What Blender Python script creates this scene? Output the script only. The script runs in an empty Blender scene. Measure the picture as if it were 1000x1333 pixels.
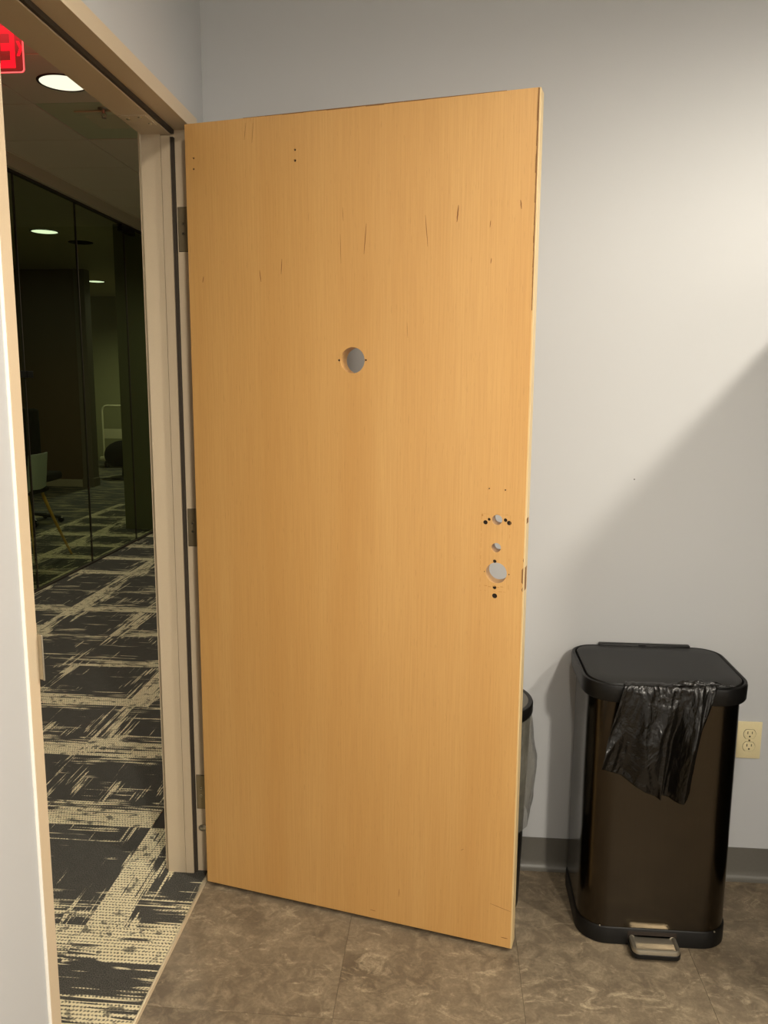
import bpy, bmesh, math, random
from mathutils import Vector, Matrix, noise as mnoise

random.seed(7)
S = bpy.context.scene
C = S.collection
PI = math.pi

# ------------------------------------------------------------------ camera
cam_d = bpy.data.cameras.new('camera')
cam_d.sensor_fit = 'HORIZONTAL'
cam_d.sensor_width = 36.0
cam_d.lens = 36.0 * 1060.43 / 1000.0
cam_d.clip_start = 0.02
cam = bpy.data.objects.new('camera', cam_d)
C.objects.link(cam)
cam.matrix_world = Matrix(((0.99667206, -0.01922186, 0.07921691, 0.70333805),
                           (0.08126697, 0.15845589, -0.98401596, -2.36424616),
                           (0.00636223, 0.98717894, 0.15949066, 1.49705931),
                           (0, 0, 0, 1)))
S.camera = cam

# ------------------------------------------------------------------ world, exposure
w = bpy.data.worlds.new('night_interior')
S.world = w
w.use_nodes = True
w.node_tree.nodes['Background'].inputs[0].default_value = (1.0, 0.85, 0.65, 1)
w.node_tree.nodes['Background'].inputs[1].default_value = 0.02
S.view_settings.view_transform = 'Standard'
S.view_settings.look = 'None'
S.view_settings.gamma = 1.0
S.view_settings.use_curve_mapping = False
S.view_settings.exposure = 0.0

# ------------------------------------------------------------------ lamps (recessed ceiling cans)
def spot(name, loc, power, size_deg, blend, radius, col, tilt=(0, 0, 0)):
    l = bpy.data.lights.new(name, 'SPOT')
    l.energy = power
    l.spot_size = math.radians(size_deg)
    l.spot_blend = blend
    l.shadow_soft_size = radius
    l.color = col
    o = bpy.data.objects.new(name, l)
    o.location = loc
    o.rotation_euler = tilt
    C.objects.link(o)
    return o

def area(name, loc, power, sx, sy, col, rot=(0, 0, 0)):
    l = bpy.data.lights.new(name, 'AREA')
    l.shape = 'RECTANGLE'
    l.size = sx
    l.size_y = sy
    l.energy = power
    l.color = col
    o = bpy.data.objects.new(name, l)
    o.location = loc
    o.rotation_euler = rot
    C.objects.link(o)
    return o

WARM = (1.0, 0.92, 0.79)
spot('room_can_right', (2.50, -1.50, 2.70), 180, 173, 0.4, 0.07, WARM)
spot('room_can_left', (0.85, -2.00, 2.70), 55, 173, 0.35, 0.07, WARM)
spot('room_can_front', (1.8, -3.6, 2.70), 310, 168, 0.4, 0.09, WARM)
HALL = (1.0, 0.92, 0.74)
spot('corridor_can', (-1.10, 0.10, 2.91), 80, 150, 0.6, 0.1, HALL)
spot('corridor_can_far', (-1.22, 1.77, 2.90), 60, 160, 0.6, 0.1, HALL)
spot('corridor_can_end', (-1.22, 4.2, 2.90), 55, 160, 0.6, 0.1, HALL)
spot('far_room_can', (-4.2, 9.97, 2.90), 130, 165, 0.6, 0.1, (1.0, 1.0, 0.76))
spot('meeting_room_can', (-3.39, 5.84, 2.90), 62, 165, 0.6, 0.1, (1.0, 0.95, 0.72))

# ------------------------------------------------------------------ materials
class NT:
    def __init__(s, name):
        s.m = bpy.data.materials.new(name)
        s.m.use_nodes = True
        s.t = s.m.node_tree
        s.b = s.t.nodes['Principled BSDF']
        s.out = s.t.nodes['Material Output']
    def n(s, typ, **kw):
        x = s.t.nodes.new(typ)
        for k, v in kw.items():
            setattr(x, k, v)
        return x
    def l(s, a, b):
        s.t.links.new(a, b)
    def val(s, sock, v):
        if hasattr(v, 'is_linked') or isinstance(v, bpy.types.NodeSocket):
            s.l(v, sock)
        else:
            sock.default_value = v
    def math(s, op, a, b=0.0, clamp=False):
        x = s.n('ShaderNodeMath', operation=op, use_clamp=clamp)
        s.val(x.inputs[0], a)
        s.val(x.inputs[1], b)
        return x.outputs[0]
    def coord(s, kind='Object'):
        return s.n('ShaderNodeTexCoord').outputs[kind]
    def mapping(s, vec, scale=(1, 1, 1), loc=(0, 0, 0), rot=(0, 0, 0)):
        x = s.n('ShaderNodeMapping')
        s.l(vec, x.inputs[0])
        s.val(x.inputs['Location'], loc)
        x.inputs['Rotation'].default_value = rot
        x.inputs['Scale'].default_value = scale
        return x.outputs[0]
    def noise(s, vec, scale, detail=3, rough=0.5, dist=0.0):
        x = s.n('ShaderNodeTexNoise')
        s.l(vec, x.inputs['Vector'])
        x.inputs['Scale'].default_value = scale
        x.inputs['Detail'].default_value = detail
        x.inputs['Roughness'].default_value = rough
        x.inputs['Distortion'].default_value = dist
        return x.outputs['Fac']
    def ramp(s, fac, stops, interp='LINEAR'):
        x = s.n('ShaderNodeValToRGB')
        x.color_ramp.interpolation = interp
        e = x.color_ramp.elements
        while len(e) < len(stops):
            e.new(0.5)
        for i, (p, c) in enumerate(stops):
            e[i].position = p
            e[i].color = c if len(c) == 4 else (*c, 1)
        s.l(fac, x.inputs[0])
        return x.outputs[0]
    def mix(s, fac, a, b, blend='MIX'):
        x = s.n('ShaderNodeMix', data_type='RGBA', blend_type=blend)
        s.val(x.inputs['Factor'], fac)
        for k, v in (('A', a), ('B', b)):
            sk = [i for i in x.inputs if i.name == k and i.type == 'RGBA'][0]
            s.val(sk, v if not isinstance(v, tuple) else (*v[:3], 1))
        return [o for o in x.outputs if o.type == 'RGBA'][0]
    def bump(s, h, strength=0.2, dist=0.002):
        x = s.n('ShaderNodeBump')
        x.inputs['Strength'].default_value = strength
        x.inputs['Distance'].default_value = dist
        s.l(h, x.inputs['Height'])
        s.l(x.outputs[0], s.b.inputs['Normal'])
    def base(s, c):
        s.val(s.b.inputs['Base Color'], c if not isinstance(c, tuple) else (*c[:3], 1))

def srgb(r, g, b):
    f = lambda c: (c / 255 / 12.92) if c / 255 <= 0.04045 else ((c / 255 + 0.055) / 1.055) ** 2.4
    return (f(r), f(g), f(b))

def plain(name, col, rough=0.5, metal=0.0, spec=0.5, grain=0.0, gscale=200):
    t = NT(name)
    t.b.inputs['Roughness'].default_value = rough
    t.b.inputs['Metallic'].default_value = metal
    t.b.inputs['Specular IOR Level'].default_value = spec
    f = t.noise(t.coord(), gscale, 2)
    d = 0.06
    t.base(t.mix(f, tuple(c * (1 - d) for c in col), tuple(c * (1 + d) for c in col)))
    if grain:
        t.bump(f, grain, 0.001)
    return t.m

def emit(name, col, strength):
    t = NT(name)
    t.base((0.02, 0.02, 0.02))
    t.b.inputs['Emission Color'].default_value = (*col, 1)
    t.b.inputs['Emission Strength'].default_value = strength
    return t.m

M = {}
# painted drywall, slight roller stipple
def wall_mat(name, col):
    t = NT(name)
    f = t.noise(t.coord(), 260, 3, 0.6)
    g = t.noise(t.coord(), 1.3, 3)
    c2 = tuple(c * 0.96 for c in col)
    t.base(t.mix(g, c2, col))
    t.b.inputs['Roughness'].default_value = 0.62
    t.b.inputs['Specular IOR Level'].default_value = 0.3
    t.bump(f, 0.06, 0.001)
    return t.m
M['wall'] = wall_mat('wall_paint', srgb(188, 189, 190))
M['corr_wall'] = wall_mat('corridor_paint', srgb(120, 112, 92))
M['brown_wall'] = wall_mat('brown_wall_paint', srgb(104, 82, 54))
M['green_wall'] = wall_mat('green_grey_wall_paint', srgb(150, 150, 112))
M['end_wall'] = wall_mat('end_wall_paint', srgb(112, 114, 84))
M['ceiling'] = wall_mat('ceiling_paint', srgb(215, 210, 200))
M['ceil_tile'] = plain('ceiling_tile', srgb(222, 210, 180), 0.9, grain=0.25, gscale=350)
M['ceil_tile_dark'] = plain('ceiling_access_tile', srgb(196, 198, 158), 0.8)
M['bulkhead'] = wall_mat('bulkhead_paint', srgb(196, 186, 156))
M['frame'] = plain('frame_paint', srgb(206, 188, 160), 0.40, 0.05, grain=0.04, gscale=500)
M['gasket'] = plain('gasket_rubber', srgb(58, 50, 40), 0.8)
M['steel'] = plain('satin_steel', srgb(190, 182, 165), 0.3, 0.9)
M['hinge'] = plain('hinge_steel', srgb(150, 136, 108), 0.38, 0.7)
M['screw'] = plain('screw_steel', srgb(215, 205, 180), 0.25, 0.9)
M['dark'] = plain('dark_hole', srgb(34, 24, 16), 0.9)
M['base'] = plain('rubber_base', srgb(98, 95, 88), 0.42)
M['black_plastic'] = plain('black_plastic', srgb(13, 12, 11), 0.42, spec=0.35, grain=0.05, gscale=700)
M['lid_plastic'] = plain('lid_plastic', srgb(23, 22, 20), 0.45, spec=0.35, grain=0.08, gscale=900)
M['outlet'] = plain('outlet_plastic', srgb(222, 208, 165), 0.35)
M['slot'] = plain('outlet_slot', srgb(40, 34, 26), 0.8)
M['caulk'] = plain('white_caulk', srgb(232, 228, 220), 0.4)
M['strip'] = plain('transition_strip', srgb(200, 188, 160), 0.35, 0.5)
M['wood_stool'] = plain('stool_wood', srgb(205, 165, 75), 0.45)
M['pale_shell'] = plain('pale_shell', srgb(170, 178, 172), 0.5)
M['black_fabric'] = plain('black_fabric', srgb(16, 15, 13), 0.95, spec=0.1)
M['red_letter'] = emit('exit_letter_glow', (1.0, 0.006, 0.03), 2.6)
M['red_edge'] = emit('exit_edge_glow', (1.0, 0.09, 0.09), 1.4)
M['lens'] = emit('lamp_lens', (1.0, 0.97, 0.74), 1.1)
M['lens_far'] = emit('lamp_lens_far', (0.9, 1.0, 0.8), 1.6)
M['fridge'] = plain('fridge_black', srgb(34, 34, 34), 0.3)
M['cart_metal'] = plain('cart_metal', srgb(215, 212, 175), 0.4, 0.2)

# maple veneer
def wood(name, a, b, c):
    t = NT(name)
    v = t.coord()
    long = t.noise(t.mapping(v, (7, 7, 0.45)), 1.0, 4, 0.55, 0.4)
    fine = t.noise(t.mapping(v, (260, 260, 5)), 1.0, 3, 0.6)
    pore = t.noise(t.mapping(v, (420, 420, 26)), 1.0, 1, 0.5)
    patch = t.noise(t.mapping(v, (2.2, 2.2, 0.8)), 1.0, 2)
    col = t.mix(t.ramp(long, [(0.3, (0, 0, 0)), (0.7, (1, 1, 1))]), a, b)
    col = t.mix(t.math('MULTIPLY', t.ramp(fine, [(0.35, (1, 1, 1)), (0.62, (0, 0, 0))]), 0.28), col, c)
    col = t.mix(t.math('MULTIPLY', t.ramp(pore, [(0.66, (0, 0, 0)), (0.74, (1, 1, 1))]), 0.28), col, tuple(x * 0.62 for x in c))
    col = t.mix(t.math('MULTIPLY', patch, 0.25), col, tuple(x * 0.93 for x in c))
    t.base(col)
    t.b.inputs['Roughness'].default_value = 0.42
    t.b.inputs['Coat Weight'].default_value = 0.12
    t.b.inputs['Coat Roughness'].default_value = 0.35
    t.bump(fine, 0.05, 0.0006)
    return t.m
M['maple'] = wood('maple_veneer', srgb(211, 166, 102), srgb(200, 152, 88), srgb(176, 128, 71))
M['maple_edge'] = wood('maple_edge', srgb(224, 200, 152), srgb(212, 184, 134), srgb(190, 156, 104))
M['maple_core'] = plain('exposed_core', srgb(128, 92, 54), 0.9, grain=0.5, gscale=400)
M['fleck'] = plain('mineral_streak', srgb(122, 78, 36), 0.8)
M['mark'] = plain('old_plate_mark', srgb(176, 126, 64), 0.7)

# vinyl tile, each tile gets its own offset
def vinyl():
    t = NT('stone_vinyl')
    oi = t.n('ShaderNodeObjectInfo')
    off = t.n('ShaderNodeVectorMath', operation='SCALE')
    off.inputs[0].default_value = (13.1, 7.7, 3.3)
    t.l(oi.outputs['Random'], off.inputs['Scale'])
    add = t.n('ShaderNodeVectorMath', operation='ADD')
    t.l(t.coord(), add.inputs[0])
    t.l(off.outputs[0], add.inputs[1])
    v = add.outputs[0]
    big = t.noise(v, 5.5, 6, 0.62, 0.6)
    mid = t.noise(v, 22, 6, 0.68, 0.8)
    fine = t.noise(v, 140, 4, 0.7)
    vein = t.noise(t.mapping(v, (9, 15, 9), rot=(0, 0, 0.6)), 1.0, 8, 0.72, 1.6)
    col = t.mix(t.ramp(big, [(0.3, (0, 0, 0)), (0.7, (1, 1, 1))]), srgb(92, 80, 65), srgb(128, 114, 94))
    col = t.mix(t.math('MULTIPLY', t.ramp(mid, [(0.45, (0, 0, 0)), (0.7, (1, 1, 1))]), 0.7), col, srgb(158, 143, 118))
    col = t.mix(t.math('MULTIPLY', t.ramp(vein, [(0.55, (0, 0, 0)), (0.72, (1, 1, 1))]), 0.75), col, srgb(192, 176, 146))
    col = t.mix(t.math('MULTIPLY', t.ramp(fine, [(0.35, (1, 1, 1)), (0.6, (0, 0, 0))]), 0.35), col, srgb(84, 72, 58))
    t.base(col)
    t.b.inputs['Roughness'].default_value = 0.46
    t.b.inputs['Specular IOR Level'].default_value = 0.35
    t.bump(mid, 0.12, 0.001)
    return t.m
M['vinyl'] = vinyl()

# carpet tile: charcoal loop pile with broken straw-coloured bands along its edges
def carpet():
    t = NT('carpet_tile')
    oi = t.n('ShaderNodeObjectInfo')
    rnd = oi.outputs['Random']
    co = t.coord()
    sx = t.n('ShaderNodeSeparateXYZ')
    t.l(co, sx.inputs[0])
    off = t.n('ShaderNodeVectorMath', operation='SCALE')
    off.inputs[0].default_value = (31.0, 17.0, 5.0)
    t.l(rnd, off.inputs['Scale'])
    def rand(k):
        return t.math('FRACT', t.math('MULTIPLY', rnd, k))
    def shifted(sc):
        add = t.n('ShaderNodeVectorMath', operation='ADD')
        t.l(t.mapping(co, sc), add.inputs[0])
        t.l(off.outputs[0], add.inputs[1])
        return add.outputs[0]
    def band_layer(across, sc_line, sc_block, wa, wb, w, boost):
        line = t.noise(shifted(sc_line), 1.0, 1, 0.5)
        block = t.noise(shifted(sc_block), 1.0, 2, 0.6, 0.2)
        # nearness to the edges of the tile (tile is 0.5 wide, local -0.25..0.25)
        lo = t.math('SUBTRACT', 1.0, t.math('DIVIDE', t.math('ADD', across, 0.25), w), clamp=True)
        hi = t.math('SUBTRACT', 1.0, t.math('DIVIDE', t.math('SUBTRACT', 0.25, across), w * 0.7), clamp=True)
        e = t.math('MAXIMUM', t.math('MULTIPLY', lo, wa), t.math('MULTIPLY', hi, wb))
        s1 = t.math('ADD', t.math('MULTIPLY', e, 0.5), t.math('MULTIPLY', t.math('SUBTRACT', block, 0.5), 1.0))
        s1 = t.math('ADD', s1, t.math('MULTIPLY', dense, boost))
        s2 = t.math('ADD', s1, t.math('MULTIPLY', t.math('SUBTRACT', line, 0.5), 0.9))
        return t.ramp(s2, [(0.235, (0, 0, 0)), (0.285, (1, 1, 1))])
    X, Y = sx.outputs[0], sx.outputs[1]
    dense = t.n('ShaderNodeAttribute', attribute_type='OBJECT', attribute_name='dense').outputs['Fac']
    a = band_layer(Y, (3.0, 112, 1), (4.5, 15, 1), t.math('ADD', t.math('ADD', 0.25, dense), t.math('MULTIPLY', rand(7.3), 1.0)), t.math('ADD', t.math('MULTIPLY', dense, 0.8), t.math('MULTIPLY', rand(13.7), 0.55)), 0.24, 0.2)
    b = band_layer(X, (112, 3.0, 1), (15, 4.5, 1), t.math('SUBTRACT', t.math('ADD', 0.3, t.math('MULTIPLY', rand(19.1), 1.0)), t.math('MULTIPLY', dense, 0.8)), t.math('MULTIPLY', rand(29.9), 0.35), 0.19, -0.1)
    m = t.math('MAXIMUM', a, b)
    blot = t.noise(shifted((26, 34, 1)), 1.0, 3, 0.6)
    m = t.math('MULTIPLY', m, t.ramp(blot, [(0.36, (0.2, 0.2, 0.2)), (0.44, (1, 1, 1))]))
    # stitch rows
    st = t.math('SINE', t.math('ADD', t.math('MULTIPLY', X, 2 * PI / 0.0095), t.math('MULTIPLY', t.math('SINE', t.math('MULTIPLY', Y, 2 * PI / 0.022)), 1.6)))
    rw = t.math('SINE', t.math('MULTIPLY', Y, 2 * PI / 0.0118))
    dots = t.ramp(t.math('ADD', t.math('ADD', t.math('ADD', t.math('MULTIPLY', st, 0.15), t.math('MULTIPLY', rw, 0.22)), t.math('MULTIPLY', t.math('SUBTRACT', t.noise(co, 150, 2, 0.6), 0.5), 0.9)), 0.5), [(0.22, (0, 0, 0)), (0.50, (1, 1, 1))])
    fuzz = t.math('ADD', t.math('MULTIPLY', t.ramp(t.noise(co, 330, 3, 0.75), [(0.36, (0, 0, 0)), (0.64, (1, 1, 1))]), 0.75), t.math('MULTIPLY', t.noise(co, 24, 3, 0.6), 0.25))
    m = t.math('MULTIPLY', m, t.math('ADD', 0.12, t.math('MULTIPLY', dots, 0.88)))
    dark = t.mix(fuzz, srgb(34, 34, 33), srgb(104, 102, 95))
    tint = t.mix(t.noise(co, 9, 3), srgb(224, 212, 172), srgb(242, 232, 198))
    t.base(t.mix(m, dark, tint))
    t.b.inputs['Roughness'].default_value = 0.95
    t.b.inputs['Specular IOR Level'].default_value = 0.1
    t.bump(t.math('ADD', fuzz, t.math('MULTIPLY', dots, 0.5)), 0.6, 0.003)
    return t.m
M['carpet'] = carpet()

# dark bronze brushed steel
def bronze():
    t = NT('bronze_steel')
    v = t.coord()
    f = t.noise(t.mapping(v, (900, 900, 6)), 1.0, 2, 0.6)
    t.base(t.mix(f, srgb(70, 64, 55), srgb(84, 77, 67)))
    t.b.inputs['Metallic'].default_value = 1.0
    t.val(t.b.inputs['Roughness'], t.math('ADD', 0.14, t.math('MULTIPLY', f, 0.08)))
    t.b.inputs['Anisotropic'].default_value = 0.7
    tg = t.n('ShaderNodeTangent', direction_type='RADIAL', axis='Z')
    t.l(tg.outputs[0], t.b.inputs['Tangent'])
    return t.m
M['bronze'] = bronze()

def plastic_film(name, col, alpha, rough, spec=0.45, bump=0.5):
    t = NT(name)
    v = t.coord()
    f = t.noise(t.mapping(v, (14, 14, 9)), 1.0, 5, 0.6, 1.2)
    g = t.noise(v, 60, 3, 0.6, 0.8)
    t.base(col)
    t.b.inputs['Roughness'].default_value = rough
    t.b.inputs['Specular IOR Level'].default_value = spec
    t.b.inputs['Alpha'].default_value = alpha
    t.bump(t.math('ADD', f, t.math('MULTIPLY', g, 0.15)), bump, 0.02)
    return t.m
M['bag_black'] = plastic_film('black_bag_film', srgb(13, 11, 8), 0.98, 0.24)
M['bag_clear'] = plastic_film('clear_bag_film', srgb(120, 117, 106), 0.5, 0.14, 0.8, 1.0)

def glass(name, tint, ior=1.45):
    t = NT(name)
    tr = t.n('ShaderNodeBsdfTransparent')
    tr.inputs[0].default_value = (*tint, 1)
    gl = t.n('ShaderNodeBsdfGlossy')
    gl.inputs['Roughness'].default_value = 0.0
    gl.inputs['Color'].default_value = (0.9, 0.95, 0.9, 1)
    fr = t.n('ShaderNodeFresnel')
    fr.inputs[0].default_value = ior
    mx = t.n('ShaderNodeMixShader')
    bf = t.n('ShaderNodeNewGeometry')
    t.l(t.math('MULTIPLY', fr.outputs[0], t.math('SUBTRACT', 1.0, bf.outputs['Backfacing'])), mx.inputs[0])
    t.l(tr.outputs[0], mx.inputs[1])
    t.l(gl.outputs[0], mx.inputs[2])
    t.l(mx.outputs[0], t.out.inputs[0])
    return t.m
M['glass'] = glass('tinted_glass', (0.78, 0.82, 0.70))

def red_acrylic():
    t = NT('red_lit_acrylic')
    tr = t.n('ShaderNodeBsdfTransparent')
    tr.inputs[0].default_value = (1.0, 0.55, 0.55, 1)
    em = t.n('ShaderNodeEmission')
    em.inputs[0].default_value = (1.0, 0.05, 0.06, 1)
    em.inputs[1].default_value = 0.75
    sep = t.n('ShaderNodeSeparateXYZ')
    t.l(t.coord(), sep.inputs[0])
    # edge-lit from the housing on top: brighter near it (object z is 0 at the bottom edge)
    f = t.ramp(sep.outputs[2], [(0.06, (0.12, 0.12, 0.12)), (0.19, (0.8, 0.8, 0.8))])
    mx = t.n('ShaderNodeMixShader')
    t.l(f, mx.inputs[0])
    t.l(tr.outputs[0], mx.inputs[1])
    t.l(em.outputs[0], mx.inputs[2])
    t.l(mx.outputs[0], t.out.inputs[0])
    return t.m
M['acrylic'] = red_acrylic()

# ------------------------------------------------------------------ mesh helpers
def link(name, bm, mat, parent=None, smooth=False, kind=None):
    me = bpy.data.meshes.new(name)
    bmesh.ops.recalc_face_normals(bm, faces=bm.faces[:])
    bm.to_mesh(me)
    bm.free()
    me.materials.append(mat)
    if smooth:
        for p in me.polygons:
            p.use_smooth = True
        try:
            me.set_sharp_from_angle(angle=math.radians(38))
        except Exception:
            pass
    o = bpy.data.objects.new(name, me)
    C.objects.link(o)
    if parent:
        o.parent = parent
    if kind:
        o['kind'] = kind
    return o

def box(bm, x0, x1, y0, y1, z0, z1, bev=0.0, seg=2):
    b = bmesh.new()
    vs = [b.verts.new((x, y, z)) for x in (x0, x1) for y in (y0, y1) for z in (z0, z1)]
    for f in ((0, 1, 3, 2), (4, 6, 7, 5), (0, 4, 5, 1), (2, 3, 7, 6), (0, 2, 6, 4), (1, 5, 7, 3)):
        b.faces.new([vs[i] for i in f])
    if bev:
        bmesh.ops.bevel(b, geom=b.edges[:], offset=bev, segments=seg, affect='EDGES', profile=0.5)
    merge(bm, b)

def merge(bm, b, mat=None):
    if mat is not None:
        bmesh.ops.transform(b, matrix=mat, verts=b.verts[:])
    me = bpy.data.meshes.new('tmp')
    b.to_mesh(me)
    b.free()
    bm.from_mesh(me)
    bpy.data.meshes.remove(me)

def cyl(bm, p0, p1, r0, r1=None, seg=24, cap=True):
    r1 = r0 if r1 is None else r1
    p0, p1 = Vector(p0), Vector(p1)
    d = (p1 - p0).normalized()
    a = d.orthogonal().normalized()
    b = d.cross(a)
    A = [bm.verts.new(p0 + r0 * (a * math.cos(2 * PI * i / seg) + b * math.sin(2 * PI * i / seg))) for i in range(seg)]
    B = [bm.verts.new(p1 + r1 * (a * math.cos(2 * PI * i / seg) + b * math.sin(2 * PI * i / seg))) for i in range(seg)]
    for i in range(seg):
        j = (i + 1) % seg
        bm.faces.new((A[i], A[j], B[j], B[i]))
    if cap:
        bm.faces.new(A[::-1])
        bm.faces.new(B)

def lathe(bm, prof, cx, cy, seg=48, z0=0.0):
    rings = []
    for r, z in prof:
        if r < 1e-6:
            rings.append([bm.verts.new((cx, cy, z + z0))])
        else:
            rings.append([bm.verts.new((cx + r * math.cos(2 * PI * i / seg), cy + r * math.sin(2 * PI * i / seg), z + z0)) for i in range(seg)])
    for A, B in zip(rings, rings[1:]):
        for i in range(seg):
            j = (i + 1) % seg
            if len(A) == 1 and len(B) == 1:
                continue
            if len(A) == 1:
                bm.faces.new((A[0], B[j], B[i]))
            elif len(B) == 1:
                bm.faces.new((A[i], A[j], B[0]))
            else:
                bm.faces.new((A[i], A[j], B[j], B[i]))

def tube(bm, pts, r, seg=10, radii=None):
    pts = [Vector(p) for p in pts]
    prev = None
    rings = []
    up = None
    for i, p in enumerate(pts):
        d = (pts[min(i + 1, len(pts) - 1)] - pts[max(i - 1, 0)]).normalized()
        if up is None:
            up = d.orthogonal().normalized()
        up = (up - d * up.dot(d)).normalized()
        s = d.cross(up)
        rr = radii[i] if radii else r
        rings.append([bm.verts.new(p + rr * (up * math.cos(2 * PI * k / seg) + s * math.sin(2 * PI * k / seg))) for k in range(seg)])
    for A, B in zip(rings, rings[1:]):
        for i in range(seg):
            j = (i + 1) % seg
            bm.faces.new((A[i], A[j], B[j], B[i]))
    bm.faces.new(rings[0][::-1])
    bm.faces.new(rings[-1])

def rrect(x0, x1, y0, y1, r, seg=8, rb=None):
    """outline, counter-clockwise; r = radius of front (low y) corners, rb of the back ones"""
    rb = r if rb is None else rb
    out = []
    for (cx, cy, a0, q) in ((x1 - r, y0 + r, -PI / 2, r), (x1 - rb, y1 - rb, 0, rb), (x0 + rb, y1 - rb, PI / 2, rb), (x0 + r, y0 + r, PI, r)):
        for i in range(seg + 1):
            a = a0 + PI / 2 * i / seg
            out.append((cx + q * math.cos(a), cy + q * math.sin(a)))
    return out

def loft(bm, loops, cap0=True, cap1=True, close=False):
    rings = [[bm.verts.new(p) for p in lp] for lp in loops]
    n = len(rings[0])
    pairs = list(zip(rings, rings[1:])) + ([(rings[-1], rings[0])] if close else [])
    for A, B in pairs:
        for i in range(n):
            j = (i + 1) % n
            bm.faces.new((A[i], A[j], B[j], B[i]))
    if not close:
        if cap0:
            bm.faces.new(rings[0][::-1])
        if cap1:
            bm.faces.new(rings[-1])

def prism(bm, poly, a0, a1, axis='z'):
    """poly of 2-D points extruded along an axis: z -> (x,y), y -> (x,z), x -> (y,z)"""
    f = {'z': lambda p, a: (p[0], p[1], a), 'y': lambda p, a: (p[0], a, p[1]), 'x': lambda p, a: (a, p[0], p[1])}[axis]
    loft(bm, [[f(p, a0) for p in poly], [f(p, a1) for p in poly]])

def tag(o, label, cat, group=None, kind=None):
    o['label'] = label
    o['category'] = cat
    if group:
        o['group'] = group
    if kind:
        o['kind'] = kind
    return o

def thing(name, loc, label, cat, rz=0.0, group=None, kind=None):
    o = bpy.data.objects.new(name, None)
    o.empty_display_size = 0.1
    o.location = loc
    o.rotation_euler = (0, 0, rz)
    C.objects.link(o)
    return tag(o, label, cat, group, kind)

def setting(name, loc=(0, 0, 0)):
    o = bpy.data.objects.new(name, None)
    o.location = loc
    C.objects.link(o)
    o['kind'] = 'structure'
    return o

def bx(name, dims, mat, parent=None, bev=0.0, smooth=False, kind=None):
    bm = bmesh.new()
    box(bm, *dims, bev=bev)
    return link(name, bm, mat, parent, smooth, kind)

# ------------------------------------------------------------------ room shell
OY0, OY1, OZ = -1.077, -0.110, 2.153        # door opening (rabbet to rabbet)
RX, RY, RZ = 3.3, -3.9, 2.75
GX = -2.21                                  # corridor glass plane
HC = 2.93                                   # corridor ceiling

bm = bmesh.new()
box(bm, -0.14, 0, RY, OY0 - 0.031, 0, 3.1)
box(bm, -0.14, 0, OY1 + 0.030, 5.5, 0, 3.1)
box(bm, -0.14, 0, OY0 - 0.031, OY1 + 0.030, OZ + 0.034, 3.1)
link('wall_left', bm, M['wall'], kind='structure')
bm = bmesh.new()
box(bm, 0, RX, 0, 0.12, 0, 3.1)
wb = link('wall_back', bm, M['wall'], kind='structure')
bm = bmesh.new()
cyl(bm, (1.2305, 0.0, 1.2224), (1.2305, -0.0012, 1.2224), 0.0018, 0.0012, 10)
link('nail_hole', bm, M['dark'], wb)
bx('wall_right', (RX, RX + 0.12, RY, 0.12, 0, 3.1), M['wall'], kind='structure')
bx('wall_front', (-0.14, RX + 0.12, RY - 0.12, RY, 0, 3.1), M['wall'], kind='structure')
bx('ceiling', (0, RX, RY, 0, RZ, RZ + 0.1), M['ceiling'], kind='structure')

# vinyl floor of 18 inch tiles
fl = setting('floor')
bx('subfloor', (-0.008, RX, RY, 0, -0.06, -0.003), M['slot'], fl)
T = 0.457
tile_me = None
x = 0.0 - 0.008
ys = [-0.205 - T * k for k in range(-1, 9)]
for i in range(8):
    for j in range(9):
        x0, x1 = -0.006 + T * i, -0.006 + T * (i + 1)
        y1, y0 = -0.205 + T * (1 - j), -0.205 - T * j
        y1 = min(y1, 0.0)
        x1 = min(x1, RX)
        y0 = max(y0, RY)
        if x1 - x0 < 0.02 or y1 - y0 < 0.02:
            continue
        cx, cy = (x0 + x1) / 2, (y0 + y1) / 2
        bm = bmesh.new()
        g = 0.0004
        box(bm, x0 - cx + g, x1 - cx - g, y0 - cy + g, y1 - cy - g, -0.003, 0.0)
        o = link('vinyl_tile', bm, M['vinyl'], fl)
        o.location = (cx, cy, 0)

# carpet tiles, corridor and rooms beyond the glass
cf = setting('floor_corridor')
bx('subfloor', (-7.2, -0.014, -3.2, 14.2, -0.06, -0.006), M['slot'], cf)
ct = bmesh.new()
g = 0.0006
box(ct, -0.25 + g, 0.25 - g, -0.25 + g, 0.25 - g, -0.006, 0.0)
CT = link('carpet_tile', ct, M['carpet'], cf)
first = True
n_t = 0
far_bm = bmesh.new()
rows = range(-4, 28)
for j in rows:
    yc = -0.39 + 0.25 + 0.5 * j
    for i in range(-13, 1):
        xc = -0.28 + 0.25 + 0.5 * i
        if xc < -6.8:
            continue
        near = (xc > -3.2 and yc < 7.2)
        if not near:
            continue
        if i == 0:      # cut strip by the threshold: -0.28 .. -0.014
            b = bmesh.new()
            box(b, -0.25 + g, 0.016, -0.25 + g, 0.25 - g, -0.006, 0.0)
            o = link('carpet_tile', b, M['carpet'], cf)
            if yc > 0.3:
                bpy.data.objects.remove(o)
                continue
        elif first:
            o = CT
            first = False
        else:
            o = CT.copy()
            C.objects.link(o)
        o.parent = cf
        o.location = (xc, yc, 0)
        if 'dense' in o:
            del o['dense']
        if i != 0:
            o.rotation_euler = (0, 0, 0.0)
        if j == -1:
            o['dense'] = 0.75
        n_t += 1
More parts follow.
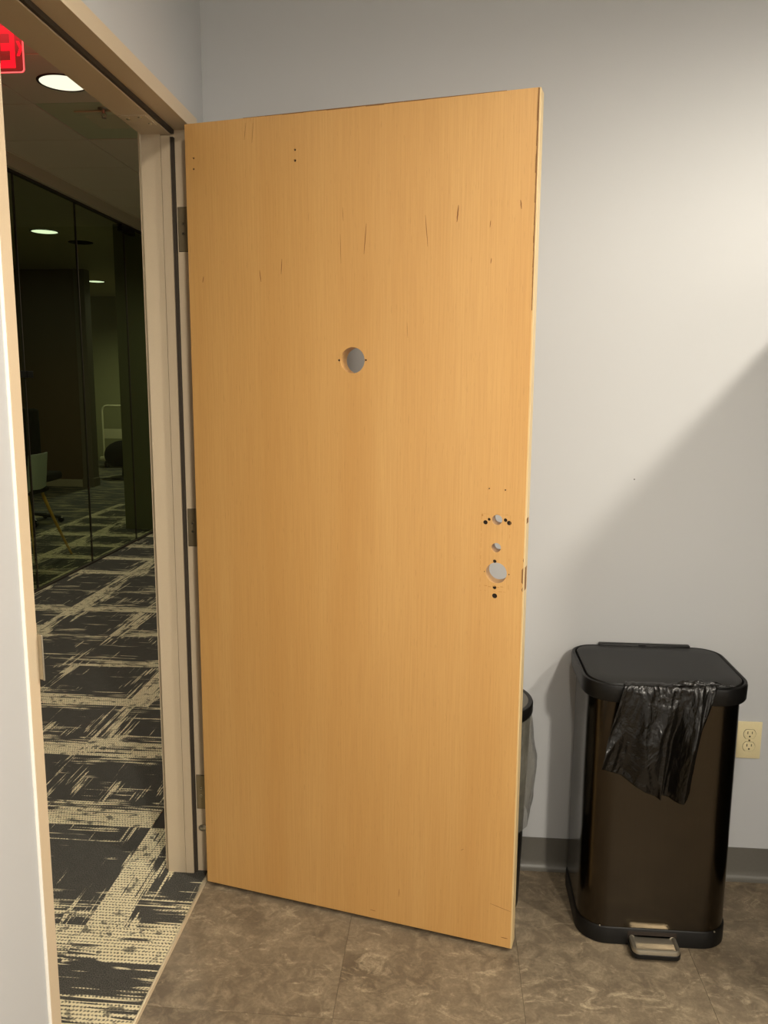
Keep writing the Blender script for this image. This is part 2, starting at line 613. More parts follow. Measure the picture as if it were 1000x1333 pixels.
# remaining far carpet: same tiles, too small to tell apart
for j in rows:
    yc = -0.39 + 0.25 + 0.5 * j
    for i in range(-13, 1):
        xc = -0.28 + 0.25 + 0.5 * i
        if (xc > -3.2 and yc < 7.2) or i == 0:
            continue
        box(far_bm, xc - 0.25 + g, xc + 0.25 - g, yc - 0.25 + g, yc + 0.25 - g, -0.006, 0.0)
def carpet_far():
    t = NT('carpet_far')
    v = t.coord()
    s = t.noise(t.mapping(v, (3.0, 14, 1)), 1.0, 4, 0.6, 0.2)
    f = t.noise(v, 200, 2)
    d = t.mix(f, srgb(38, 39, 40), srgb(76, 76, 74))
    t.base(t.mix(t.ramp(s, [(0.50, (0, 0, 0)), (0.62, (1, 1, 1))]), d, srgb(150, 142, 108)))
    t.b.inputs['Roughness'].default_value = 0.95
    return t.m
o = link('distant_carpet_tiles', far_bm, carpet_far(), cf, kind='stuff')
bm = bmesh.new()
prism(bm, [(-0.016, 0.0), (-0.013, 0.0035), (-0.008, 0.0035), (-0.004, 0.0)], OY0, OY1 + 0.0, 'y')
link('trim_1', bm, M['strip'], kind='structure')

# rubber cove base along the back and left walls
cove = [(0.0, 0.1016), (-0.0028, 0.1016), (-0.0032, 0.030), (-0.006, 0.014), (-0.013, 0.005), (-0.021, 0.0015), (-0.021, 0.0), (0.0, 0.0)]
bm = bmesh.new()
prism(bm, cove, 0.0, RX, 'x')
link('baseboard_back', bm, M['base'], kind='structure', smooth=True)
bm = bmesh.new()
prism(bm, [(-p[0], p[1]) for p in cove], RY, OY0 - 0.036, 'y')
link('baseboard_left', bm, M['base'], kind='structure', smooth=True)

# ------------------------------------------------------------------ door frame (steel, single unit)
fr = setting('trim_2')
fr['label'] = 'taupe metal door frame around the opening to the corridor'
RBX, STX = -0.047, -0.055
# far jamb
bm = bmesh.new()
prism(bm, [(0.006, OY1 + 0.032), (0.006, OY1), (RBX, OY1), (RBX, OY1 - 0.003), (-0.146, OY1 - 0.003), (-0.146, OY1 + 0.032)], 0, OZ + 0.0, 'z')
link('jamb', bm, M['frame'], fr)
bm = bmesh.new()
prism(bm, [(STX, OY1 - 0.003), (STX, OY1 - 0.016), (-0.079, OY1 - 0.016), (-0.080, OY1 - 0.003)], 0, OZ - 0.018, 'z')
link('stop_strip', bm, M['frame'], fr)
bm = bmesh.new()
prism(bm, [(-0.0805, OY1 - 0.003), (-0.0805, OY1 - 0.0155), (-0.134, OY1 - 0.0155), (-0.138, OY1 - 0.012), (-0.138, OY1 - 0.003)], 0, OZ - 0.012, 'z')
link('inner_cover', bm, M['frame'], fr)
bm = bmesh.new()
box(bm, STX + 0.0002, RBX + 0.001, OY1 - 0.0125, OY1 - 0.0003, 0.002, OZ - 0.02, 0.001)
link('gasket', bm, M['gasket'], fr)
# near jamb
bm = bmesh.new()
prism(bm, [(0.006, OY0 - 0.031), (0.006, OY0), (RBX, OY0), (RBX, OY0 + 0.012), (-0.146, OY0 + 0.012), (-0.146, OY0 - 0.031)], 0, OZ, 'z')
link('jamb', bm, M['frame'], fr)
# header with its stop
bm = bmesh.new()
prism(bm, [(0.006, OZ + 0.036), (0.006, OZ), (RBX, OZ), (RBX, OZ - 0.001), (-0.146, OZ - 0.001), (-0.146, OZ + 0.036)], OY0 - 0.031, OY1 + 0.032, 'y')
link('header', bm, M['frame'], fr)
bm = bmesh.new()
prism(bm, [(STX, OZ - 0.001), (STX, OZ - 0.014), (-0.134, OZ - 0.014), (-0.138, OZ - 0.010), (-0.138, OZ - 0.001)], OY0 + 0.012, OY1 - 0.003, 'y')
link('header_stop', bm, M['frame'], fr)
bm = bmesh.new()
box(bm, STX + 0.0002, RBX + 0.001, OY0 + 0.013, OY1 - 0.004, OZ - 0.0115, OZ - 0.0003, 0.001)
link('gasket', bm, M['gasket'], fr)
# caulk bead where the near wall meets the frame
bm = bmesh.new()
tube(bm, [(0.0015, OY0 - 0.0315, 0.0), (0.0015, OY0 - 0.0315, OZ + 0.03)], 0.0035, 8)
link('caulk_bead', bm, M['caulk'], fr, smooth=True)

def screw(parent, p, axis, r=0.0042, h=0.0016, mat=None):
    """countersunk screw head with a cross recess, pointing along axis"""
    p = Vector(p)
    d = Vector(axis).normalized()
    bm = bmesh.new()
    cyl(bm, p, p + d * h, r, r * 0.82, 16)
    o = link('screw', bm, mat or M['screw'], parent, smooth=True)
    a = d.orthogonal().normalized()
    b = d.cross(a)
    bm = bmesh.new()
    for u, v in ((a, b), (b, a)):
        q = [p + d * (h + 0.0002) + u * (r * 0.42 * s) + v * (r * 0.15 * t) for s, t in ((-1, -1), (1, -1), (1, 1), (-1, 1))]
        q2 = [p + d * (h - 0.0006) + u * (r * 0.42 * s) + v * (r * 0.15 * t) for s, t in ((-1, -1), (1, -1), (1, 1), (-1, 1))]
        loft(bm, [q2, q])
    return o, bm

def add_screw(parent, p, axis, r=0.0042, recess_parent=None):
    o, bm = screw(parent, p, axis, r)
    link('recess', bm, M['dark'], recess_parent or (o if parent.parent is None else parent))

# three butt hinges: jamb leaf on the rabbet, knuckle at the room side
KX, KY = 0.0125, -0.1235
for zt, zb in ((1.955, 1.841), (1.129, 1.022), (0.314, 0.207)):
    bm = bmesh.new()
    box(bm, -0.0425, 0.0085, OY1 - 0.0026, OY1 + 0.001, zb, zt, 0.0006)
    hl = link('hinge', bm, M['hinge'], fr)
    bx('mortise_gap', (-0.0440, 0.004, OY1 - 0.0006, OY1 + 0.001, zb - 0.0015, zt + 0.0015), M['gasket'], hl)
    h = zt - zb
    for (sx, sz) in ((-0.029, 0.40), (-0.029, 0.62), (-0.010, 0.12), (-0.010, 0.88)):
        p = (sx, OY1 - 0.0026, zb + h * sz)
        o, b2 = screw(hl, p, (0, -1, 0), 0.0050)
        link('screw_recess', b2, M['dark'], hl)
    bm = bmesh.new()
    for k in range(5):
        z0 = zb + h * k / 5 + 0.0006
        cyl(bm, (KX, KY, z0), (KX, KY, z0 + h / 5 - 0.0012), 0.0062, seg=16)
    cyl(bm, (KX, KY, zb - 0.003), (KX, KY, zt + 0.003), 0.0036, seg=12)
    link('knuckle', bm, M['hinge'], hl, smooth=True)
# rubber-topped bumper below the bottom hinge
bm = bmesh.new()
b = bmesh.new()
lathe(b, [(0.0, 0.006), (0.006, 0.0055), (0.0105, 0.003), (0.0115, 0.0), (0.0, 0.0)], 0, 0, 20)
merge(bm, b, Matrix.Translation((-0.026, OY1, 0.143)) @ Matrix.Rotation(PI / 2, 4, 'X') @ Matrix.Diagonal((1.35, 0.95, 1, 1)))
link('bumper', bm, M['steel'], fr, smooth=True)

# strike plate with lip on the near jamb
bm = bmesh.new()
box(bm, -0.040, 0.006, OY0 - 0.0005, OY0 + 0.002, 0.965, 1.085, 0.0006)
sp = link('strike_plate', bm, M['steel'], fr)
bm = bmesh.new()
prism(bm, [(0.004, OY0 + 0.002), (0.014, OY0 + 0.001), (0.0195, OY0 - 0.006), (0.0175, OY0 - 0.0075), (0.013, OY0 - 0.001), (0.004, OY0)], 0.985, 1.066, 'z')
bmesh.ops.bevel(bm, geom=[e for e in bm.edges if abs(e.verts[0].co.z - e.verts[1].co.z) < 1e-5], offset=0.0008, segments=2, affect='EDGES')
link('lip', bm, M['steel'], sp, smooth=True)

# bracket plate left over from a closer, screwed under the header stop
bm = bmesh.new()
box(bm, -0.128, -0.060, -0.285, -0.205, OZ - 0.0165, OZ - 0.0138, 0.0008)
cb = link('closer_bracket', bm, M['frame'], fr)
for sx, sy in ((-0.078, -0.272), (-0.112, -0.262), (-0.070, -0.222)):
    o, b2 = screw(cb, (sx, sy, OZ - 0.0165), (0, 0, -1), 0.006)
    b2.free()

# ------------------------------------------------------------------ the door
DW, DH, DT, DG = 0.914, 2.134, 0.0445, 0.012
TH = 0.24013683
door = thing('door_1', (0.00358, -0.1797, 0), 'open maple veneer door stripped of its hardware, with bored holes', 'door', -TH, kind='structure')

def ev_mesh(o):
    dg = bpy.context.evaluated_depsgraph_get()
    return bpy.data.meshes.new_from_object(o.evaluated_get(dg))

# veneered slab with real bored holes (local: x along the width, y into the thickness, z up)
bm = bmesh.new()
box(bm, 0.0, DW - 0.004, 0.0, DT, DG, DG + DH, 0.0008, 1)
slab = link('slab', bm, M['maple'], door)
thru = [(0.464, 1.5464, 0.0325), (0.8425, 1.1610, 0.0128), (0.8421, 1.0917, 0.0118), (0.8440, 1.0280, 0.0262)]
blind = [(0.8136, 1.1533, 0.0056), (0.8225, 1.1612, 0.0038), (0.8630, 1.1616, 0.0046), (0.8722, 1.1550, 0.0058),
         (0.8392, 1.0570, 0.0046), (0.8408, 0.9905, 0.0048), (0.8415, 0.9690, 0.0066),
         (0.8140, 1.0290, 0.0016), (0.8755, 1.0262, 0.0018), (0.4275, 1.5466, 0.0030), (0.4995, 1.5470, 0.0026),
         (0.8209, 1.2377, 0.0018), (0.8605, 1.2358, 0.0019), (0.3115, 2.0597, 0.0028), (0.3112, 2.0345, 0.0032),
         (0.0247, 2.0612, 0.0026), (0.0238, 2.0349, 0.0028), (0.468, 1.579, 0.0)]
bm = bmesh.new()
for hx, hz, r in thru:
    cyl(bm, (hx, -0.02, hz), (hx, DT + 0.02, hz), r, seg=48)
for hx, hz, r in blind:
    if r:
        cyl(bm, (hx, -0.02, hz), (hx, 0.016, hz), r, seg=16)
cut = link('cutter', bm, M['dark'])
cut.parent = door
md = slab.modifiers.new('holes', 'BOOLEAN')
md.operation = 'DIFFERENCE'
md.solver = 'EXACT'
md.use_self = True
md.object = cut
bpy.context.view_layer.update()
me = ev_mesh(slab)
slab.modifiers.clear()
slab.data = me
bpy.data.objects.remove(cut)
# dark bottoms of the blind bores
bm = bmesh.new()
for hx, hz, r in blind:
    if r:
        cyl(bm, (hx, 0.0035, hz), (hx, 0.0158, hz), r * 0.985, seg=14)
link('bore_lining', bm, M['dark'], door)

# latch-side edge band, paler
bm = bmesh.new()
box(bm, DW - 0.004, DW, 0.0006, DT - 0.0006, DG, DG + DH, 0.0006, 1)
eb = link('edge_band', bm, M['maple_edge'], door)
eb['label'] = 'pale bare edge strip on the latch side'
# latch mortises in that edge
bm = bmesh.new()
for z0, z1 in ((0.988, 1.046), (1.155, 1.168)):
    box(bm, DW - 0.001, DW + 0.0003, 0.004, 0.030, z0, z1, 0.0)
link('latch_mortise', bm, M['maple_core'], door)

def sliver(bm, pts, wd, y=-0.00025):
    """thin tapered streak lying on the door face, pts = (x, z)"""
    n = len(pts)
    L, Rr = [], []
    for i, (px, pz) in enumerate(pts):
        k = wd * (0.25 + 0.75 * math.sin(PI * (i + 0.4) / (n - 0.2)))
        L.append((px - k, pz))
        Rr.append((px + k, pz))
    poly = L + Rr[::-1]
    prism(bm, poly, y, 0.0005, 'y')

def px2door(px, py):
    # photograph measurement -> point on the door face (fitted camera)
    d = cam.matrix_world.to_3x3() @ Vector(((px - 500) / 1060.43, (666.5 - py) / 1060.43, -1.0))
    c = cam.matrix_world.translation
    n = Vector((math.sin(TH), math.cos(TH), 0))
    o = Vector((0.00358, -0.1797, 0))
    t = (o - c).dot(n) / d.dot(n)
    q = c + d * t - o
    return q.dot(Vector((math.cos(TH), -math.sin(TH), 0))), q.z

bm = bmesh.new()
for a, b, wd in (((477, 291), (474, 331), 0.0009), ((554, 280), (557, 321), 0.0007), ((597, 267), (595, 289), 0.0015), ((678, 260), (679, 272), 0.0012),
                 ((639, 287), (638, 296), 0.0008), ((640, 336), (639, 343), 0.0009), ((338, 352), (340, 367), 0.0009), ((367, 337), (366, 357), 0.0008),
                 ((265, 360), (264, 368), 0.0010), ((443, 305), (444, 343), 0.0004), ((320, 160), (318, 182), 0.0004), ((330, 153), (328, 186), 0.0005),
                 ((520, 1157), (519, 1167), 0.0006), ((482, 1184), (489, 1186), 0.0006), ((652, 1220), (661, 1222), 0.0009), ((600, 1107), (604, 1105), 0.0006),
                 ((638, 1176), (665, 1187), 0.0005), ((446, 270), (447, 288), 0.0004), ((530, 420), (531, 440), 0.0003)):
    n = 7
    A, B = px2door(*a), px2door(*b)
    horiz = abs(A[0] - B[0]) > abs(A[1] - B[1])
    pts = [(A[0] + (B[0] - A[0]) * i / n, A[1] + (B[1] - A[1]) * i / n) for i in range(n + 1)]
    if horiz:
        k = [wd * (0.25 + 0.75 * math.sin(PI * (i + 0.4) / (n + 0.8))) for i in range(n + 1)]
        poly = [(p[0], p[1] - q) for p, q in zip(pts, k)] + [(p[0], p[1] + q) for p, q in list(zip(pts, k))[::-1]]
        prism(bm, poly, -0.00025, 0.0005, 'y')
    else:
        sliver(bm, [(p[0] + random.uniform(-0.2, 0.2) * wd, p[1]) for p in pts], wd)
o = link('mineral_streak', bm, M['fleck'], door)
o['label'] = 'dark streaks and scratches in the veneer'

# chipped veneer along the latch edge (top half) and the top edge
bm = bmesh.new()
z = 1.66
while z < DG + DH - 0.004:
    dz = random.uniform(0.012, 0.04)
    k = 0.0007 + 0.0026 * min(1, (z - 1.6) / 0.35) * random.uniform(0.45, 1.0)
    prism(bm, [(DW - 0.0045 - k, z), (DW - 0.0035, z), (DW - 0.0035, min(z + dz, DG + DH - 0.001)), (DW - 0.0045 - k * random.uniform(0.5, 1.1), min(z + dz, DG + DH - 0.001))], -0.0004, 0.0006, 'y')
    z += dz - 0.0005
for z0, z1, k in ((1.005, 1.046, 0.003), (0.985, 0.997, 0.002), (1.06, 1.07, 0.001)):
    prism(bm, [(DW - 0.004 - k, z0 + 0.004), (DW - 0.0035, z0), (DW - 0.0035, z1), (DW - 0.004 - k, z1 - 0.005)], -0.0004, 0.0006, 'y')
x = 0.17
while x < 0.80:
    dx = random.uniform(0.02, 0.06)
    k = 0.0008 + 0.0030 * math.sin(PI * (x - 0.17) / 0.63) * random.uniform(0.5, 1.0)
    prism(bm, [(x, DG + DH - k * 0.8), (x + dx, DG + DH - k * random.uniform(0.5, 1)), (x + dx, DG + DH + 0.0003), (x, DG + DH + 0.0003)], -0.0004, 0.0006, 'y')
    x += dx - 0.0005
link('chipped_veneer', bm, M['maple_core'], door)

# outline left by the removed lock plate
bm = bmesh.new()
X0, X1, Z0, Z1 = 0.8036, 0.8745, 0.9745, 1.1745
for k in range(14):
    z0 = Z0 + (Z1 - Z0) * k / 14
    if random.random() < 0.8:
        box(bm, X0, X0 + random.uniform(0.0004, 0.001), -0.0002, 0.0004, z0, z0 + 0.0143 * random.uniform(0.4, 1))
    if random.random() < 0.55:
        box(bm, X1, X1 + random.uniform(0.0003, 0.0007), -0.0002, 0.0004, z0, z0 + 0.0143 * random.uniform(0.4, 1))
for k in range(6):
    x0 = X0 + (X1 - X0) * k / 6
    if k != 2:
        box(bm, x0, x0 + 0.0118 * random.uniform(0.5, 1), -0.0002, 0.0004, Z1, Z1 + random.uniform(0.0004, 0.0008))
        box(bm, x0, x0 + 0.0118 * random.uniform(0.3, 0.8), -0.0002, 0.0004, Z0 + 0.006, Z0 + 0.006 + random.uniform(0.0004, 0.0009))
box(bm, X0, X0 + 0.004, -0.0002, 0.0004, Z1 - 0.006, Z1 - 0.001)
for k in range(5):
    box(bm, 0.815 + 0.010 * k, 0.822 + 0.010 * k, -0.0002, 0.0004, 0.993 - 0.002 * (k % 2), 0.9945 - 0.002 * (k % 2))
link('lock_plate_mark', bm, M['mark'], door)

# hinge leaves on the door's hinge edge
for zt, zb in ((1.955, 1.841), (1.129, 1.022), (0.314, 0.207)):
    bx('hinge_leaf', (-0.0024, 0.0005, 0.006, DT - 0.002, zb, zt), M['hinge'], door, 0.0005)

# ------------------------------------------------------------------ large step-on waste bin
CX0, CX1, CY0, CY1, CZ = 1.078, 1.472, -0.335, -0.030, 0.735
bin_ = thing('trash_can', ((CX0 + CX1) / 2, (CY0 + CY1) / 2, 0), 'tall bronze steel step trash can with black lid and foot pedal', 'trash can')
OX, OYc = (CX0 + CX1) / 2, (CY0 + CY1) / 2
W2, D2 = (CX1 - CX0) / 2, (CY1 - CY0) / 2
def rl(ex, z, r=0.075, rb=0.055):
    return [(p[0], p[1], z) for p in rrect(-W2 - ex, W2 + ex, -D2 - ex, D2 + ex, r + ex, 10, rb + ex)]
bm = bmesh.new()
loft(bm, [rl(-0.001, 0.04), rl(-0.001, 0.695)])
link('body', bm, M['bronze'], bin_, smooth=True)
bm = bmesh.new()
loft(bm, [rl(0.0, 0.0), rl(0.003, 0.003), rl(0.003, 0.047), rl(0.001, 0.050), rl(-0.004, 0.050)])
o = link('base', bm, M['black_plastic'], bin_, smooth=True)
bm = bmesh.new()
loft(bm, [rl(-0.010, 0.689), rl(0.012, 0.689), rl(0.0145, 0.693), rl(0.0155, 0.726), rl(0.0135, 0.733), rl(0.0095, 0.735), rl(0.0055, 0.733), rl(0.0045, 0.722), rl(-0.01, 0.722)], True, True)
link('lid_ring', bm, M['black_plastic'], bin_, smooth=True)
bm = bmesh.new()
loft(bm, [rl(0.0015, 0.722), rl(0.0015, 0.7325), rl(0.0, 0.7355), rl(-0.004, 0.7368), rl(-0.05, 0.7385)], False, True)
link('lid', bm, M['lid_plastic'], bin_, smooth=True)
bm = bmesh.new()
box(bm, -0.125, 0.135, D2 + 0.002, D2 + 0.021, 0.685, 0.741, 0.003)
box(bm, -0.012, 0.008, D2 - 0.001, D2 + 0.006, 0.738, 0.7425, 0.001)
link('hinge_cover', bm, M['black_plastic'], bin_, smooth=True)
# pedal: pressed steel tray on a black bracket
px0, px1 = 1.209 - OX, 1.327 - OX
fy = -D2
def pl(e, z, dy=0.0):
    return [(p[0], p[1], z) for p in rrect(px0 - e, px1 + e, fy - 0.062 - e, fy - 0.004, 0.014 + e, 6, 0.004)]
bm = bmesh.new()
loft(bm, [pl(0.002, 0.016), pl(0.003, 0.026), pl(0.0015, 0.031), pl(-0.002, 0.0325), pl(-0.006, 0.031), pl(-0.009, 0.028), pl(-0.016, 0.0275)], True, True)
link('pedal', bm, M['steel'], bin_, smooth=True)
bm = bmesh.new()
loft(bm, [pl(-0.002, 0.007), pl(0.004, 0.009), pl(0.0045, 0.020), pl(0.001, 0.022)])
link('pedal_mount', bm, M['black_plastic'], bin_, smooth=True)
bm = bmesh.new()
box(bm, px0 - 0.006, px1 + 0.006, fy - 0.0036, fy + 0.002, 0.006, 0.044, 0.002)
link('pedal_slot', bm, M['dark'], bin_)
# small body rivets just above the base band
for rx in (-0.165 + 0.02, 0.155):
    bm = bmesh.new()
    cyl(bm, (rx, fy + 0.001, 0.053), (rx, fy - 0.001, 0.053), 0.0022, seg=10)
    link('rivet', bm, M['steel'], bin_)

# black liner hanging out over the front of the lid ring
def lerp(a, b, t):
    return a + (b - a) * t
def curve(pts, t):
    n = len(pts) - 1
    f = min(t * n, n - 1e-6)
    i = int(f)
    return tuple(lerp(a, b, f - i) for a, b in zip(pts[i], pts[i + 1]))
bag = tag(bpy.data.objects.new('trash_bag', None), 'black plastic bag edge hanging over the front of the bronze can', 'trash bag')
bag.location = (1.23, -0.35, 0.70)
C.objects.link(bag)
top = [(1.160, 0.7390), (1.20, 0.7395), (1.27, 0.7395), (1.33, 0.7395), (1.395, 0.740)]
brow = [(1.150, 0.715), (1.20, 0.714), (1.27, 0.712), (1.33, 0.716), (1.378, 0.722)]
mid = [(1.125, 0.620), (1.18, 0.605), (1.25, 0.59), (1.31, 0.60), (1.352, 0.63)]
low = [(1.104, 0.520), (1.165, 0.492), (1.250, 0.446), (1.285, 0.444), (1.332, 0.452)]
NU, NV = 84, 64
bm = bmesh.new()
grid = []
ring_y = CY0 - 0.0165
for j in range(NV + 1):
    v = j / NV
    row = []
    for i in range(NU + 1):
        u = i / NU
        if v < 0.16:
            a, b = curve(top, u), curve(brow, u)
            t = v / 0.16
        elif v < 0.55:
            a, b = curve(brow, u), curve(mid, u)
            t = (v - 0.16) / 0.39
        else:
            a, b = curve(mid, u), curve(low, u)
            t = (v - 0.55) / 0.45
        x, z = lerp(a[0], b[0], t), lerp(a[1], b[1], t)
        # folds: gathered at the lid, opening downward into a few broad creased planes
        s = 0.003 + 0.015 * min(1, max(0, (v - 0.08) / 0.5))
        sk = u + 0.16 * (v - 0.5) * (1 - u)
        n1 = mnoise.noise(Vector((4.2 * sk + 3.3, 0.7 * v, 1.7)))
        n2 = mnoise.noise(Vector((8.5 * sk + 1.1, 1.6 * v, 7.1)))
        f = 1.3 * (1 - 2 * abs(n1)) + 0.55 * (1 - 2 * abs(n2))
        f += 1.5 * math.exp(-((u - 0.80 - 0.05 * v) / 0.09) ** 2) - 0.9 * math.exp(-((u - 0.62 - 0.06 * (1 - v)) / 0.05) ** 2)
        y = ring_y - 0.004 - s * f
        # crinkles, stronger at the gathers and along the lower hem
        ck = abs(mnoise.noise(Vector((17 * u, 6 * v + 9, 2.2)))) + 0.5 * abs(mnoise.noise(Vector((30 * u + 10 * v, 22 * v, 5.0))))
        y += ck * (0.0085 * (0.35 + 0.9 * max(0, 1 - v / 0.25) + 0.5 * max(0, (v - 0.75) / 0.25)))
        y = min(y, ring_y - 0.001)
        if v < 0.16:    # wrap over the lid ring
            q = 1 - v / 0.16
            y += 0.026 * q ** 4.0
            z += 0.0065 * math.sin(PI * min(1, q * 0.95)) + 0.0016 * q * math.sin(41 * u + 3 * math.sin(9 * u)) + 0.006 * q * max(0, (u - 0.7) / 0.3)
        row.append(bm.verts.new((x - 1.23, y + 0.35, z - 0.70)))
    grid.append(row)
for j in range(NV):
    for i in range(NU):
        bm.faces.new((grid[j][i], grid[j][i + 1], grid[j + 1][i + 1], grid[j + 1][i]))
o = link('hanging_flap', bm, M['bag_black'], bag, smooth=False)
for p in o.data.polygons:
    p.use_smooth = True
sol = o.modifiers.new('film', 'SOLIDIFY')
sol.thickness = 0.0006
# bunched film lying on the lid's front right
bm = bmesh.new()
g2 = []
for j in range(25):
    v = j / 24
    row = []
    for i in range(41):
        u = i / 40
        x = lerp(1.285, 1.425, u) + 0.012 * math.sin(7 * v + 2)
        wv = 0.006 + 0.024 * math.sin(PI * min(1, u * 1.05)) * (0.6 + 0.4 * math.sin(5 * u + 1))
        y = -0.352 + 0.004 + v * wv * 1.6
        z = 0.739 + (0.008 * math.sin(PI * v) + 0.0045 * math.sin(24 * u + 6 * v) * math.sin(PI * v)) * math.sin(PI * u) ** 0.6 + 0.0015
        z = max(z, 0.7398)
        row.append(bm.verts.new((x - 1.23, y + 0.35, z - 0.70)))
    g2.append(row)
for j in range(24):
    for i in range(40):
        bm.faces.new((g2[j][i], g2[j][i + 1], g2[j + 1][i + 1], g2[j + 1][i]))
o = link('bunched_top', bm, M['bag_black'], bag)
for p in o.data.polygons:
    p.use_smooth = True

# ------------------------------------------------------------------ small round bin behind the door
BX, BY = 0.806, -0.160
rb = thing('waste_bin', (BX, BY, 0), 'black round waste bin half hidden behind the open door', 'waste bin')
bm = bmesh.new()
lathe(bm, [(0.0, 0.0), (0.118, 0.0), (0.121, 0.004), (0.138, 0.585), (0.134, 0.585), (0.0, 0.58)], 0, 0, 56)
link('body', bm, M['black_plastic'], rb, smooth=True)
bm = bmesh.new()
lathe(bm, [(0.139, 0.584), (0.1425, 0.585), (0.1435, 0.588), (0.1435, 0.612), (0.141, 0.6165), (0.137, 0.6175), (0.130, 0.6165), (0.130, 0.60), (0.139, 0.584)], 0, 0, 56)
link('rim', bm, M['black_plastic'], rb, smooth=True)
bm = bmesh.new()
lathe(bm, [(0.0, 0.601), (0.1298, 0.601), (0.1298, 0.616), (0.125, 0.6185), (0.0, 0.6195)], 0, 0, 56)
link('lid', bm, plain('grey_lid', srgb(84, 80, 72), 0.4), rb, smooth=True)
lin = thing('bin_liner', (BX, BY, 0.25), 'clear plastic liner folded over the small bin behind the door', 'bin liner')
bm = bmesh.new()
prof = [(0.1405, 0.5835), (0.1425, 0.565), (0.146, 0.53), (0.151, 0.49), (0.158, 0.45), (0.160, 0.425), (0.158, 0.39), (0.153, 0.34), (0.147, 0.31), (0.141, 0.28), (0.138, 0.262)]
NS = 120
rings = []
for k in range(61):
    t = k / 60 * (len(prof) - 1)
    i = min(int(t), len(prof) - 2)
    r = lerp(prof[i][0], prof[i + 1][0], t - i)
    z = lerp(prof[i][1], prof[i + 1][1], t - i)
    ring = []
    for s in range(NS):
        a = 2 * PI * s / NS
        wob = 0.006 * abs(mnoise.noise(Vector((3 * math.cos(a), 3 * math.sin(a), 6 * z)))) + 0.004 * abs(mnoise.noise(Vector((7 * math.cos(a), 7 * math.sin(a), 19 * z)))) - 0.002 + 0.0015 * math.sin(9 * a + 14 * z) + 0.0012 * math.sin(17 * a - 25 * z + 1)
        am = min(1, max(0, (0.578 - z) / 0.05))
        rr = max(r + wob * am, 0.1392)
        zz = z + (0.014 * math.sin(3 * a + 0.5) + 0.008 * math.sin(7 * a)) * min(0.6, max(0, (0.33 - z) / 0.1))
        ring.append((rr * math.cos(a), rr * math.sin(a), zz - 0.25))
    rings.append(ring)
loft(bm, rings, False, False)
o = link('film', bm, M['bag_clear'], lin)
for p in o.data.polygons:
    p.use_smooth = True

# ------------------------------------------------------------------ duplex outlet
ol = thing('wall_outlet', (1.605, 0, 0.450), 'cream duplex wall outlet on the grey wall beside the bronze can', 'outlet')
bm = bmesh.new()
box(bm, -0.035, 0.035, -0.0055, 0.0, -0.0575, 0.0575, 0.0022)
link('cover_plate', bm, M['outlet'], ol, smooth=True)
for cz in (0.0195, -0.0195):
    bm = bmesh.new()
    pts = []
    for i in range(40):
        a = 2 * PI * i / 40
        pts.append((0.0172 * math.cos(a), max(-0.0138, min(0.0138, 0.0172 * math.sin(a))) + cz))
    loft(bm, [[(p[0], -0.005, p[1]) for p in pts], [(p[0], -0.0072, p[1]) for p in pts], [(p[0] * 0.95, -0.0078, cz + (p[1] - cz) * 0.95) for p in pts]])
    rc = link('receptacle', bm, M['outlet'], ol, smooth=True)
    bm = bmesh.new()
    loft(bm, [[(p[0] * 1.06, -0.0050, cz + (p[1] - cz) * 1.07) for p in pts], [(p[0] * 1.06, -0.0057, cz + (p[1] - cz) * 1.07) for p in pts]])
    link('shadow_gap', bm, M['slot'], rc)
    bm = bmesh.new()
    box(bm, -0.0076, -0.0052, -0.0081, -0.006, cz + 0.0005, cz + 0.0090)
    box(bm, 0.0052, 0.0074, -0.0081, -0.006, cz + 0.0015, cz + 0.0085)
    cyl(bm, (0, -0.0081, cz - 0.0068), (0, -0.006, cz - 0.0068), 0.0026, seg=12)
    link('slots', bm, M['slot'], rc)
o, b2 = screw(ol, (0, -0.0055, 0), (0, -1, 0), 0.0032)
b2.free()

# ------------------------------------------------------------------ unseen refrigerator right of the frame, a guess added to cast the diagonal shadow
FX, FZ = 1.74, 1.805
fg = thing('refrigerator', (FX + 0.40, -0.38, 0), 'unseen black refrigerator right of the outlet, added to cast the diagonal wall shadow', 'refrigerator')
bx('cabinet', (-0.40, 0.40, -0.30, 0.375, 0.03, FZ), M['fridge'], fg, 0.004)
bx('door', (-0.40, 0.40, -0.355, -0.303, 0.06, 1.22), M['fridge'], fg, 0.006)
bx('door', (-0.40, 0.40, -0.355, -0.303, 1.23, FZ), M['fridge'], fg, 0.006)
bx('toe_kick', (-0.38, 0.38, -0.30, 0.36, 0.0, 0.03), M['black_plastic'], fg)
for z0, z1 in ((0.70, 1.18), (1.27, 1.62)):
    bm = bmesh.new()
    tube(bm, [(0.34, -0.355, z0), (0.34, -0.395, z0 + 0.02), (0.34, -0.395, z1 - 0.02), (0.34, -0.355, z1)], 0.011, 12)
    link('handle', bm, M['black_plastic'], fg, smooth=True)

# ------------------------------------------------------------------ corridor shell
bx('wall_corridor_near', (GX - 0.2, 0, -3.3, -3.2, 0, 3.1), M['corr_wall'], kind='structure')
bx('wall_corridor_end', (-2.545, -0.14, 5.50, 5.62, 0, 3.0), M['end_wall'], kind='structure')
